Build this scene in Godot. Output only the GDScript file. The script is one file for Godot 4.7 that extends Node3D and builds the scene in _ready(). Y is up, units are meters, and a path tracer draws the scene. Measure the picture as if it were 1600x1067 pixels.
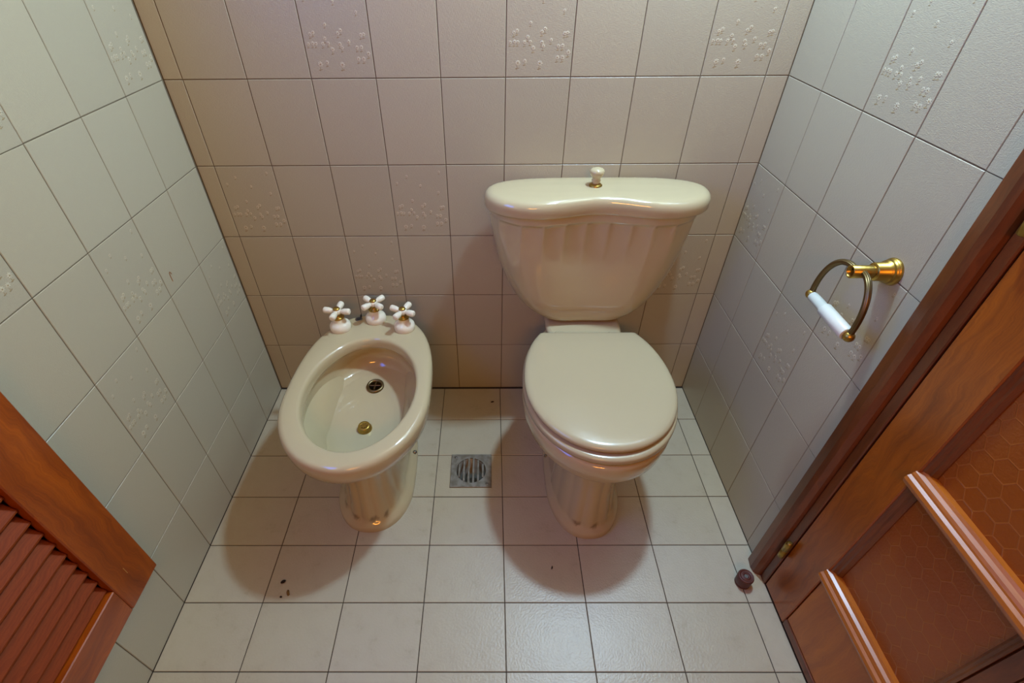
extends Node3D

# Room: back wall at z = 0 (tile faces), floor at y = 0, left wall at XL, right wall at XR.
const XL := -0.0453
const XR := 1.4216
const ZF := 2.45
const YC := 2.45
const PITCH_W := 0.152
const PITCH_H := 0.2027
const ROW0 := 0.2018
const JOINT := 0.0019

var rng := RandomNumberGenerator.new()
var M := {}
var tile_cache := {}
var counts := {}
var grime := []      # [point, radius] of the dirt that has settled in the foot of a pedestal
var grime_noise := FastNoiseLite.new()
var cut := []        # [x, z, radius, lowest y, highest y]: faces left out where a pipe goes through


func _ready() -> void:
	rng.seed = 7
	_camera_and_light()
	_materials()
	_room()
	_door()
	_shutter()
	_toilet()
	_bidet()
	_floor_drain()
	_paper_holder()
	_door_stop()
	_unseen_wall_lamp()
	_unseen_warm_lamp()
	_unseen_window()
	_litter()


# ------------------------------------------------------------------ camera, light
func _camera_and_light() -> void:
	var cam := Camera3D.new()
	cam.name = "camera"
	add_child(cam)
	var f := 776.26
	var near := 0.05
	cam.set_frustum(2.0 * 533.5 / f * near, Vector2(37.74, 17.88) / f * near, near, 20.0)
	cam.position = Vector3(0.7242, 1.2752, 1.3056)
	cam.basis = Basis.from_euler(Vector3(-0.7045, 0.0086, -0.009))
	cam.current = true
	var we := WorldEnvironment.new()
	we.name = "environment"
	var e := Environment.new()
	e.background_mode = Environment.BG_COLOR
	e.background_color = Color(0.55, 0.66, 0.85)
	e.tonemap_mode = Environment.TONE_MAPPER_LINEAR
	e.tonemap_exposure = 1.0
	e.sdfgi_enabled = true
	e.ssao_enabled = true
	e.ssil_enabled = true
	we.environment = e
	add_child(we)
	# blue light of an unseen window, placed to tint the right wall
	var d := AreaLight3D.new()
	d.name = "unseen_window_light"
	d.area_size = Vector2(0.58, 0.56)
	d.light_color = Color(0.28, 0.47, 1.0)
	d.light_energy = 0.7
	d.area_range = 6.0
	d.shadow_enabled = true
	add_child(d)
	d.position = Vector3(XL + 0.03, 1.43, 0.92)
	d.basis = Basis(Vector3.UP, -PI / 2)


# ------------------------------------------------------------------ helpers
func tag(o: Node, label: String, category: String, group := "") -> void:
	o.set_meta("label", label)
	o.set_meta("category", category)
	if group:
		o.set_meta("group", group)


func numbered(called: String) -> String:
	var n: int = counts.get(called, 0)
	counts[called] = n + 1
	return called if n == 0 else "%s_%03d" % [called, n]


func thing(called: String, at := Vector3.ZERO, turn := 0.0) -> Node3D:
	var o := Node3D.new()
	o.name = numbered(called)
	add_child(o)
	o.position = at
	o.rotation.y = turn
	return o


func structure(called: String) -> Node3D:
	var o := Node3D.new()
	o.name = called
	o.set_meta("kind", "structure")
	add_child(o)
	return o


func part(called: String, st: SurfaceTool, m: Material, parent: Node, at := Vector3.ZERO) -> MeshInstance3D:
	return part_mesh(called, st.commit(), m, parent, at)


func part_mesh(called: String, mesh: Mesh, m: Material, parent: Node, at := Vector3.ZERO) -> MeshInstance3D:
	var o := MeshInstance3D.new()
	o.name = called
	o.mesh = mesh
	o.material_override = m
	o.cast_shadow = GeometryInstance3D.SHADOW_CASTING_SETTING_ON
	parent.add_child(o, true)
	o.position = at
	return o


func begin() -> SurfaceTool:
	var st := SurfaceTool.new()
	st.begin(Mesh.PRIMITIVE_TRIANGLES)
	return st


func finish(st: SurfaceTool) -> SurfaceTool:
	st.generate_normals()
	return st


# a, b, c run counter-clockwise seen from outside; Godot's front faces run clockwise
func tri(st: SurfaceTool, a: Vector3, b: Vector3, c: Vector3, smooth := 0) -> void:
	if a.is_equal_approx(b) or b.is_equal_approx(c) or a.is_equal_approx(c):
		return
	if cut:
		var m := (a + b + c) / 3.0
		if Vector2(m.x - cut[0], m.z - cut[1]).length() < cut[2] and m.y > cut[3] and m.y < cut[4]:
			return
	for v in [a, c, b]:
		st.set_smooth_group(smooth)
		if grime:
			st.set_color(_dirt(v))
		st.add_vertex(v)


# brown smudges with ragged outlines, copied from where they sit on the glaze
func _dirt(v: Vector3) -> Color:
	var k := 0.0
	for g in grime:
		var d: float = ((v - g[0]) * Vector3(1, 1.5, 1)).length() / g[1]
		k = maxf(k, 1.0 - smoothstep(0.35, 1.0, d + 0.5 * grime_noise.get_noise_3dv(v * 16000.0)))
	return Color(1, 1, 1).lerp(Color(0.22, 0.16, 0.09), k * 0.62)


func quad(st: SurfaceTool, a: Vector3, b: Vector3, c: Vector3, d: Vector3, smooth := 0) -> void:
	tri(st, a, b, c, smooth)
	tri(st, a, c, d, smooth)


# rings run counter-clockwise seen from the end that the list goes to
func loft(st: SurfaceTool, rings: Array, cap_start := true, cap_end := true, wrap := false, smooth := 0) -> void:
	var n: int = rings[0].size()
	var last: int = rings.size() if wrap else rings.size() - 1
	for i in last:
		var a: PackedVector3Array = rings[i]
		var b: PackedVector3Array = rings[(i + 1) % rings.size()]
		for j in n:
			var k := (j + 1) % n
			quad(st, a[j], a[k], b[k], b[j], smooth)
	if not wrap:
		if cap_start:
			fan(st, rings[0], true)
		if cap_end:
			fan(st, rings[-1], false)


func fan(st: SurfaceTool, ring: PackedVector3Array, down: bool, smooth := 2) -> void:
	var c := Vector3.ZERO
	for p in ring:
		c += p
	c /= ring.size()
	for j in ring.size():
		var k := (j + 1) % ring.size()
		if down:
			tri(st, c, ring[k], ring[j], smooth)
		else:
			tri(st, c, ring[j], ring[k], smooth)


func frame_of(dir: Vector3) -> Basis:
	var z := dir.normalized()
	var x := (Vector3.UP if absf(z.y) < 0.9 else Vector3.RIGHT).cross(z).normalized()
	return Basis(x, z.cross(x), z)


# profile: list of [radius, height along axis]
func lathe(st: SurfaceTool, at: Vector3, axis: Vector3, profile: Array, n := 28, smooth := 0) -> void:
	var b := frame_of(axis)
	var rings := []
	for p in profile:
		var r := PackedVector3Array()
		for j in n:
			var t := TAU * j / n
			r.append(at + b * Vector3(cos(t) * p[0], sin(t) * p[0], p[1]))
		rings.append(r)
	loft(st, rings, true, true, false, smooth)


func tube(st: SurfaceTool, path: PackedVector3Array, radius: float, n := 14, flute := 0.0) -> void:
	var rings := []
	var up := Vector3(1, 0, 0)
	for i in path.size():
		var d := (path[mini(i + 1, path.size() - 1)] - path[maxi(i - 1, 0)]).normalized()
		var x := up.cross(d).normalized()
		if x.length() < 0.1:
			x = Vector3.UP.cross(d).normalized()
		var y := d.cross(x)
		var r := PackedVector3Array()
		for j in n:
			var t := TAU * j / n
			var rad := radius * (1.0 - flute * (0.5 + 0.5 * cos(t * 8.0)))
			r.append(path[i] + x * cos(t) * rad + y * sin(t) * rad)
		rings.append(r)
	loft(st, rings)


# a chamfered block; UVs in metres, v along the grain axis (0 x, 1 y, 2 z)
func block(st: SurfaceTool, lo: Vector3, hi: Vector3, bevel := 0.002, grain := 1, shift := Vector2.ZERO) -> void:
	var c := (lo + hi) / 2
	var h := (hi - lo) / 2
	var b := minf(bevel, minf(h.x, minf(h.y, h.z)) * 0.8)
	var P := func(ax: int, s: Vector3) -> Vector3:
		var v := Vector3(s.x * (h.x - b), s.y * (h.y - b), s.z * (h.z - b))
		v[ax] = s[ax] * h[ax]
		return c + v
	var put := func(pts: Array, n: Vector3) -> void:
		if (pts[1] - pts[0]).cross(pts[2] - pts[0]).dot(n) < 0:
			pts.reverse()
		var ax := 0
		if absf(n.y) >= absf(n.x) and absf(n.y) >= absf(n.z):
			ax = 1
		elif absf(n.z) >= absf(n.x):
			ax = 2
		var order := [[0, 2, 1], [0, 3, 2]] if pts.size() == 4 else [[0, 2, 1]]
		for tr in order:
			for i in tr:
				var p: Vector3 = pts[i]
				var across := (grain + 1) % 3
				if across == ax:
					across = (grain + 2) % 3
				st.set_uv(Vector2(p[across], p[grain] if grain != ax else p[3 - across - ax]) + shift)
				st.set_smooth_group(-1)
				st.set_normal(n.normalized())
				st.add_vertex(p)
	for ax in 3:
		for s in [-1.0, 1.0]:
			var q := []
			for k in [[-1.0, -1.0], [1.0, -1.0], [1.0, 1.0], [-1.0, 1.0]]:
				var v := Vector3.ZERO
				v[ax] = s
				v[(ax + 1) % 3] = k[0]
				v[(ax + 2) % 3] = k[1]
				q.append(P.call(ax, v))
			var n := Vector3.ZERO
			n[ax] = s
			put.call(q, n)
	for e in 3:
		var a1 := (e + 1) % 3
		var a2 := (e + 2) % 3
		for s1 in [-1.0, 1.0]:
			for s2 in [-1.0, 1.0]:
				var v0 := Vector3.ZERO
				v0[a1] = s1
				v0[a2] = s2
				var v1 := v0
				v0[e] = -1.0
				v1[e] = 1.0
				var n := Vector3.ZERO
				n[a1] = s1
				n[a2] = s2
				put.call([P.call(a1, v0), P.call(a1, v1), P.call(a2, v1), P.call(a2, v0)], n)
	for sx in [-1.0, 1.0]:
		for sy in [-1.0, 1.0]:
			for sz in [-1.0, 1.0]:
				var s := Vector3(sx, sy, sz)
				put.call([P.call(0, s), P.call(1, s), P.call(2, s)], s)


# a profile (2D, counter-clockwise seen against the direction) pushed along a straight line
func extrude(st: SurfaceTool, profile: Array, x_axis: Vector3, y_axis: Vector3, from: Vector3, to: Vector3) -> void:
	var rings := []
	for base in [from, to]:
		var r := PackedVector3Array()
		for p in profile:
			r.append(base + x_axis * p[0] + y_axis * p[1])
		rings.append(r)
	var along := (to - from).length()
	var n: int = profile.size()
	var mid := (from + to) / 2
	for p in profile:
		mid += (x_axis * p[0] + y_axis * p[1]) / n
	var s := 0.0
	for j in n:
		var k := (j + 1) % n
		var w: float = (rings[0][k] - rings[0][j]).length()
		var pts := [rings[0][j], rings[0][k], rings[1][k], rings[1][j]]
		var uvs := [Vector2(s, 0), Vector2(s + w, 0), Vector2(s + w, along), Vector2(s, along)]
		var nn: Vector3 = (pts[1] - pts[0]).cross(pts[2] - pts[0])
		var flip: bool = nn.dot((pts[0] + pts[2]) / 2 - mid) < 0
		var order := [0, 1, 2, 0, 2, 3] if flip else [0, 2, 1, 0, 3, 2]
		for i in order:
			st.set_smooth_group(-1)
			st.set_uv(uvs[i])
			st.add_vertex(pts[i])
		s += w
	for e in 2:
		var c := Vector3.ZERO
		for p in rings[e]:
			c += p
		c /= n
		for j in n:
			for v in [c, rings[e][j], rings[e][(j + 1) % n]]:
				st.set_smooth_group(-1)
				st.set_uv(Vector2(v.dot(x_axis), v.dot(y_axis)))
				st.add_vertex(v)


func oval(cx: float, zc: float, y: float, w: float, af: float, ab: float, nf := 2.0, nb := 2.0, n := 72, zmin := -9.0) -> PackedVector3Array:
	var r := PackedVector3Array()
	for j in n:
		var t := TAU * j / n
		var c := cos(t)
		var s := -sin(t)
		var e := nf if s >= 0 else nb
		var x := w * signf(c) * pow(absf(c), 2.0 / e)
		var z := (af if s >= 0 else ab) * signf(s) * pow(absf(s), 2.0 / e)
		r.append(Vector3(cx + x, y, maxf(zc + z, zmin)))
	return r


# ------------------------------------------------------------------ materials
func mat(albedo: Color, rough: float, metal := 0.0) -> StandardMaterial3D:
	var m := StandardMaterial3D.new()
	m.albedo_color = albedo
	m.roughness = rough
	m.metallic = metal
	return m


func _materials() -> void:
	# woven, linen-like relief of the glazed wall tiles
	var size := Vector2i(384, 512)
	var fine := FastNoiseLite.new()
	fine.seed = 3
	fine.frequency = 1.0
	fine.noise_type = FastNoiseLite.TYPE_SIMPLEX
	var bump := PackedFloat32Array()
	bump.resize(size.x * size.y)
	for y in size.y:
		for x in size.x:
			var h := fine.get_noise_2d(x * 0.42, y * 0.035) + fine.get_noise_2d(x * 0.035 + 300.0, y * 0.42)
			bump[y * size.x + x] = 0.5 + 0.22 * h
	var linen := _normals(bump, size, 1.6)
	# daisies printed in low relief on the decorated tiles
	var flowers := [
		[1285, 95, 0.7], [1118, 115, 0.7], [1068, 148, 0.7], [1190, 160, 0.7], [1283, 195, 0.75], [1148, 235, 0.75], [1095, 262, 0.9], [1083, 268, 0.9],
		[1200, 266, 0.9], [1212, 256, 0.9], [1296, 272, 0.9], [1308, 270, 0.85], [1072, 302, 0.8], [1090, 300, 0.9], [1104, 301, 0.85], [1143, 284, 0.9],
		[1133, 302, 0.9], [1156, 300, 0.8], [1172, 322, 1.0], [1205, 303, 0.9], [1213, 316, 0.9], [1243, 295, 0.85], [1276, 316, 0.9], [1294, 315, 0.95],
		[1322, 338, 1.05], [1278, 357, 1.0], [1300, 357, 1.0], [1115, 376, 1.25], [1144, 369, 0.9], [1208, 378, 1.25]]
	var print_img := Image.create(size.x, size.y, false, Image.FORMAT_RGB8)
	print_img.fill(Color(0.90, 0.90, 0.90))
	var fb := bump.duplicate()
	for f in flowers:
		var v: float = (f[1] - 64.0) / 367.0
		var u: float = (f[0] - (1022.0 + 49.0 * v)) / (300.0 - 26.0 * v)
		_daisy(print_img, fb, size, u * size.x, v * size.y, 13.0 * f[2])
	var flower_normals := _normals(fb, size, 1.6)
	var print_tex := ImageTexture.create_from_image(print_img)
	for i in 4:
		var c: Color = [Color(0.70, 0.665, 0.572), Color(0.695, 0.658, 0.564), Color(0.705, 0.667, 0.57), Color(0.69, 0.655, 0.562)][i]
		var m := mat(c, 0.32)
		m.normal_enabled = true
		m.normal_texture = linen
		m.normal_scale = 0.5
		M["tile%d" % i] = m
	var d := mat(Color(0.772, 0.732, 0.63), 0.32)
	d.albedo_texture = print_tex
	d.normal_enabled = true
	d.normal_texture = flower_normals
	d.normal_scale = 0.6
	M.flower = d
	# floor tiles: satin, slightly rough glaze with grey wear
	var dirt := NoiseTexture2D.new()
	dirt.width = 512
	dirt.height = 512
	dirt.seamless = true
	var dn := FastNoiseLite.new()
	dn.seed = 11
	dn.frequency = 0.009
	dn.fractal_octaves = 6
	dn.fractal_gain = 0.62
	dirt.noise = dn
	var ramp := Gradient.new()
	ramp.offsets = PackedFloat32Array([0.0, 0.25, 0.5, 1.0])
	ramp.colors = PackedColorArray([Color(0.93, 0.92, 0.895), Color(0.98, 0.975, 0.97), Color(0.99, 0.99, 0.985), Color(1, 1, 1)])
	dirt.color_ramp = ramp
	var pebble := NoiseTexture2D.new()
	pebble.width = 512
	pebble.height = 512
	pebble.seamless = true
	pebble.as_normal_map = true
	pebble.bump_strength = 1.4
	var pn := FastNoiseLite.new()
	pn.seed = 5
	pn.frequency = 0.09
	pn.fractal_octaves = 2
	pebble.noise = pn
	for i in 3:
		var m := mat([Color(0.72, 0.685, 0.59), Color(0.712, 0.675, 0.58), Color(0.725, 0.69, 0.60)][i], 0.36)
		m.albedo_texture = dirt
		m.normal_enabled = true
		m.normal_texture = pebble
		m.normal_scale = 0.35
		m.uv1_triplanar = true
		m.uv1_world_triplanar = true
		m.uv1_scale = Vector3(2.6, 2.6, 2.6) * (1.0 + 0.13 * i)
		m.uv1_offset = Vector3(0.31, 0.0, 0.17) * i
		M["floor%d" % i] = m
	M.grout_wall = mat(Color(0.42, 0.37, 0.29), 0.9)
	M.grout_floor = mat(Color(0.22, 0.18, 0.14), 0.9)
	M.plaster = mat(Color(0.58, 0.49, 0.36), 0.8)  # for surfaces out of view, kept dark and tan to weaken bounced light
	# glazed almond ceramic, satin for the painted seat
	var cer := mat(Color(0.74, 0.68, 0.535), 0.10)
	cer.clearcoat_enabled = true
	cer.clearcoat = 0.5
	cer.clearcoat_roughness = 0.05
	M.ceramic = cer
	var foot := cer.duplicate()
	foot.vertex_color_use_as_albedo = true
	M.ceramic_used = foot
	var seat := mat(Color(0.70, 0.645, 0.512), 0.2)
	M.seat = seat
	M.white_ceramic = mat(Color(0.92, 0.89, 0.80), 0.08)
	M.roller = mat(Color(0.86, 0.86, 0.81), 0.25)
	M.brass = mat(Color(0.69, 0.57, 0.29), 0.34, 1.0)
	M.old_brass = mat(Color(0.50, 0.43, 0.30), 0.38, 1.0)
	M.hinge_brass = mat(Color(0.66, 0.54, 0.27), 0.38, 1.0)
	M.steel = mat(Color(0.55, 0.54, 0.52), 0.35, 1.0)
	M.drain_steel = _blotched(Color(0.55, 0.53, 0.49), 0.5, 0.45, 21)
	M.rubber = mat(Color(0.33, 0.15, 0.11), 0.5)
	M.rubber_top = mat(Color(0.42, 0.27, 0.22), 0.55)
	# varnished hardwood
	M.wood_stile = _wood(Color(0.44, 0.20, 0.03), Color(0.70, 0.37, 0.07), 31, 0.30)
	M.wood_panel = _wood(Color(0.58, 0.29, 0.05), Color(0.74, 0.42, 0.09), 37, 0.38)
	M.wood_dark = _wood(Color(0.31, 0.14, 0.035), Color(0.50, 0.25, 0.08), 43, 0.36)
	M.wood_shutter = _wood(Color(0.44, 0.17, 0.015), Color(0.70, 0.34, 0.04), 53, 0.34)
	M.wood_slat = _wood(Color(0.40, 0.16, 0.05), Color(0.64, 0.295, 0.105), 59, 0.55)
	M.wood_slat.clearcoat_enabled = false
	M.wood_slat.metallic_specular = 0.25
	M.amber = _hex_glass()


func _blotched(c: Color, rough: float, metal: float, s: int) -> StandardMaterial3D:
	var m := mat(c, rough, metal)
	var t := NoiseTexture2D.new()
	t.width = 256
	t.height = 256
	t.seamless = true
	var n := FastNoiseLite.new()
	n.seed = s
	n.frequency = 0.03
	n.fractal_octaves = 5
	t.noise = n
	var g := Gradient.new()
	g.offsets = PackedFloat32Array([0.2, 0.7])
	g.colors = PackedColorArray([Color(0.84, 0.81, 0.76), Color(1, 1, 1)])
	t.color_ramp = g
	m.albedo_texture = t
	m.uv1_triplanar = true
	m.uv1_world_triplanar = true
	m.uv1_scale = Vector3(5, 5, 5)
	return m


func _normals(h: PackedFloat32Array, size: Vector2i, strength: float) -> ImageTexture:
	var im := Image.create(size.x, size.y, false, Image.FORMAT_RGB8)
	for y in size.y:
		for x in size.x:
			var xr := h[y * size.x + mini(x + 1, size.x - 1)] - h[y * size.x + maxi(x - 1, 0)]
			var yr := h[mini(y + 1, size.y - 1) * size.x + x] - h[maxi(y - 1, 0) * size.x + x]
			var n := Vector3(-xr * strength, yr * strength, 1.0).normalized()
			im.set_pixel(x, y, Color(n.x * 0.5 + 0.5, n.y * 0.5 + 0.5, n.z * 0.5 + 0.5))
	return ImageTexture.create_from_image(im)


func _daisy(im: Image, h: PackedFloat32Array, size: Vector2i, cx: float, cy: float, r: float) -> void:
	var petals := 8
	for y in range(int(cy - r) - 2, int(cy + r * 2.6) + 2):
		for x in range(int(cx - r) - 2, int(cx + r) + 2):
			if x < 1 or y < 1 or x >= size.x - 1 or y >= size.y - 1:
				continue
			var d := Vector2(x - cx, y - cy)
			var l := d.length()
			var a := atan2(d.y, d.x)
			var edge := r * (0.62 + 0.38 * absf(cos(a * petals / 2.0)))
			var at := y * size.x + x
			if l < edge:
				if l < r * 0.22:
					im.set_pixel(x, y, Color(0.76, 0.69, 0.59))
					h[at] += 0.5
				else:
					im.set_pixel(x, y, Color(1.0, 1.0, 1.0))
					h[at] += 0.8 * clampf((edge - l) / 3.0, 0.0, 1.0)
			else:
				var stem := absf(d.x + 0.15 * d.y) < r * 0.10 and d.y > r * 0.7 and d.y < r * 1.9
				var p := Vector2(d.x + r * 0.38, d.y - r * 1.75)
				var q := Vector2(d.x - r * 0.25, d.y - r * 1.55)
				var leaf := Vector2(p.x / 1.0, p.y / 0.45).length() < r * 0.42 or Vector2(q.x / 1.0, q.y / 0.5).length() < r * 0.3
				if stem or leaf:
					im.set_pixel(x, y, Color(0.79, 0.725, 0.615))
					h[at] += 0.35


func _wood(dark: Color, light: Color, s: int, rough: float) -> StandardMaterial3D:
	var w := 256
	var hgt := 512
	var im := Image.create(w, hgt, false, Image.FORMAT_RGB8)
	var a := FastNoiseLite.new()
	a.seed = s
	a.frequency = 1.0
	a.noise_type = FastNoiseLite.TYPE_SIMPLEX
	for y in hgt:
		for x in w:
			var u := float(x) / w
			var v := float(y) / hgt
			# wraps round in both directions
			var warp := 0.06 * a.get_noise_2d(cos(v * TAU) * 0.6 + 9.0, sin(v * TAU) * 0.6 + u * 2.0)
			var cu := cos((u + warp) * TAU)
			var su := sin((u + warp) * TAU)
			var band := a.get_noise_3d(cu * 0.9, su * 0.9, sin(v * TAU) * 0.35)
			var grain := a.get_noise_3d(cu * 9.0, su * 9.0, sin(v * TAU) * 0.7 + cos(v * TAU) * 0.7)
			var fine := a.get_noise_3d(cu * 40.0, su * 40.0, v * 14.0)
			var t := clampf(0.5 + 0.42 * band + 0.22 * grain + 0.10 * fine, 0.0, 1.0)
			im.set_pixel(x, y, dark.lerp(light, t))
	var m := mat(Color.WHITE, rough)
	m.albedo_texture = ImageTexture.create_from_image(im)
	m.uv1_scale = Vector3(5.5, 1.9, 1)
	m.clearcoat_enabled = true
	m.clearcoat = 0.2
	m.clearcoat_roughness = 0.2
	return m


# amber glass with hexagons pressed into its face
func _hex_glass() -> StandardMaterial3D:
	var n := Vector2i(420, 364)   # holds a whole number of hexagons: 420 = 2 * 3 * 70, 364 = 3 * 121.24
	var im := Image.create(n.x, n.y, false, Image.FORMAT_RGB8)
	var h := PackedFloat32Array()
	h.resize(n.x * n.y)
	var side := 70.0
	var tall := n.y / 3.0
	var rough_noise := FastNoiseLite.new()
	rough_noise.seed = 77
	rough_noise.frequency = 0.05
	for y in n.y:
		for x in n.x:
			var best := 1e9
			var next := 1e9
			for i in range(-1, 6):
				for j in range(-1, 5):
					var c := Vector2(i * side * 1.5, (j + 0.5 * posmod(i, 2)) * tall)
					var dd := c.distance_to(Vector2(x, y))
					if dd < best:
						next = best
						best = dd
					elif dd < next:
						next = dd
			var line := 1.0 - smoothstep(3.0, 9.0, next - best)
			h[y * n.x + x] = line * 1.6 + 0.8 * rough_noise.get_noise_2d(x, y)
			im.set_pixel(x, y, Color(0.57, 0.275, 0.05).lerp(Color(0.62, 0.335, 0.11), line))
	var m := mat(Color.WHITE, 0.26)
	m.albedo_texture = ImageTexture.create_from_image(im)
	m.normal_enabled = true
	m.normal_texture = _normals(h, n, 0.8)
	m.normal_scale = 0.5
	m.uv1_scale = Vector3(1.0 / 0.116, 1.0 / 0.1005, 1)
	return m


# ------------------------------------------------------------------ tiles
# a tile in its own XY plane, its glazed face towards +z at z = 0; uv spans the whole tile
func tile_mesh(w: float, h: float, uv: Rect2, b := 0.0009) -> Mesh:
	var key := "%.4f %.4f %.3f %.3f %.5f" % [w, h, uv.position.x, uv.position.y, b]
	if tile_cache.has(key):
		return tile_cache[key]
	var st := begin()
	var dep := 0.0055
	var x := w / 2
	var y := h / 2
	var out := [Vector3(-x, -y, -b), Vector3(x, -y, -b), Vector3(x, y, -b), Vector3(-x, y, -b)]
	var face := [Vector3(-x + b, -y + b, 0), Vector3(x - b, -y + b, 0), Vector3(x - b, y - b, 0), Vector3(-x + b, y - b, 0)]
	var put := func(q: Array, n: Vector3) -> void:
		for i in [0, 2, 1, 0, 3, 2]:
			var p: Vector3 = q[i]
			st.set_normal(n.normalized())
			st.set_tangent(Plane(1, 0, 0, 1))
			st.set_uv(uv.position + uv.size * Vector2((p.x + x) / w, (y - p.y) / h))
			st.add_vertex(p)
	put.call(face, Vector3(0, 0, 1))
	for i in 4:
		var k := (i + 1) % 4
		var n: Vector3 = [Vector3(0, -1, 0), Vector3(1, 0, 0), Vector3(0, 1, 0), Vector3(-1, 0, 0)][i]
		put.call([out[i], out[k], face[k], face[i]], n + Vector3(0, 0, 1))
		var back := Vector3(0, 0, -dep)
		put.call([out[i] + back, out[k] + back, out[k], out[i]], n)
	tile_cache[key] = st.commit()
	return tile_cache[key]


# covers rect (in u, v of the surface) with tiles on a grid, leaving out the holes; turn gives u, v and the face's normal
func tile_area(parent: Node, rect: Rect2, u0: float, pu: float, v0: float, pv: float, origin: Vector3, turn: Basis, kinds: Array, decorated := {}, holes := []) -> void:
	var i := int(floor((rect.position.x - u0) / pu + 1e-4))
	while u0 + i * pu < rect.end.x - 1e-4:
		var j := int(floor((rect.position.y - v0) / pv + 1e-4))
		while v0 + j * pv < rect.end.y - 1e-4:
			var cell := Rect2(u0 + i * pu, v0 + j * pv, pu, pv)
			var fancy := decorated.has(Vector2i(i, j))
			var whole := cell.intersection(rect).grow(-JOINT / 2)
			for piece in without(whole, holes):
				var sz: Vector2 = piece.size
				if sz.x < 0.006 or sz.y < 0.006:
					continue
				var uv := Rect2(snappedf((piece.position.x - cell.position.x) / pu, 0.01), snappedf((cell.end.y - piece.end.y) / pv, 0.01), piece.size.x / pu, piece.size.y / pv)
				var c: Vector2 = piece.get_center()
				var m: Material = M.flower if fancy else kinds[rng.randi() % kinds.size()]
				var o := part_mesh("flower_tile" if fancy else "tile", tile_mesh(sz.x, sz.y, uv, 0.0009 if piece.is_equal_approx(whole) else 0.00004), m, parent)
				o.transform = Transform3D(turn, origin + turn * Vector3(c.x, c.y, rng.randf_range(-0.0003, 0.0) if piece.is_equal_approx(whole) else 0.0))
				if fancy:
					o.set_meta("label", "wall tile with small raised daisies")
			j += 1
		i += 1


# rectangles that are left of a rectangle after cutting holes out of it
func without(rect: Rect2, holes: Array) -> Array:
	var left := [rect]
	for h in holes:
		var next := []
		for r in left:
			var x: Rect2 = r.intersection(h)
			if x.size.x <= 0 or x.size.y <= 0:
				next.append(r)
				continue
			var pieces := [
				Rect2(r.position.x, r.position.y, x.position.x - r.position.x, r.size.y),
				Rect2(x.end.x, r.position.y, r.end.x - x.end.x, r.size.y),
				Rect2(x.position.x, r.position.y, x.size.x, x.position.y - r.position.y),
				Rect2(x.position.x, x.end.y, x.size.x, r.end.y - x.end.y)]
			for p in pieces:
				if p.size.x > 1e-4 and p.size.y > 1e-4:
					next.append(p)
		left = next
	return left


const SHUTTER_HOLE := Rect2(0.79, 0.225, 0.50, 0.80)       # niche behind the shutter, in (z, y)
const WINDOW_HOLE := Rect2(0.60, 1.12, 0.64, 0.62)  # opening for the unseen window, in (z, y)
const DRAIN_HOLE := Rect2(0.606, 0.3146, 0.110, 0.110)     # in (x, z)
const DOOR_HOLE := Rect2(0.66, -0.01, 0.78, 2.07)


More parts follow.
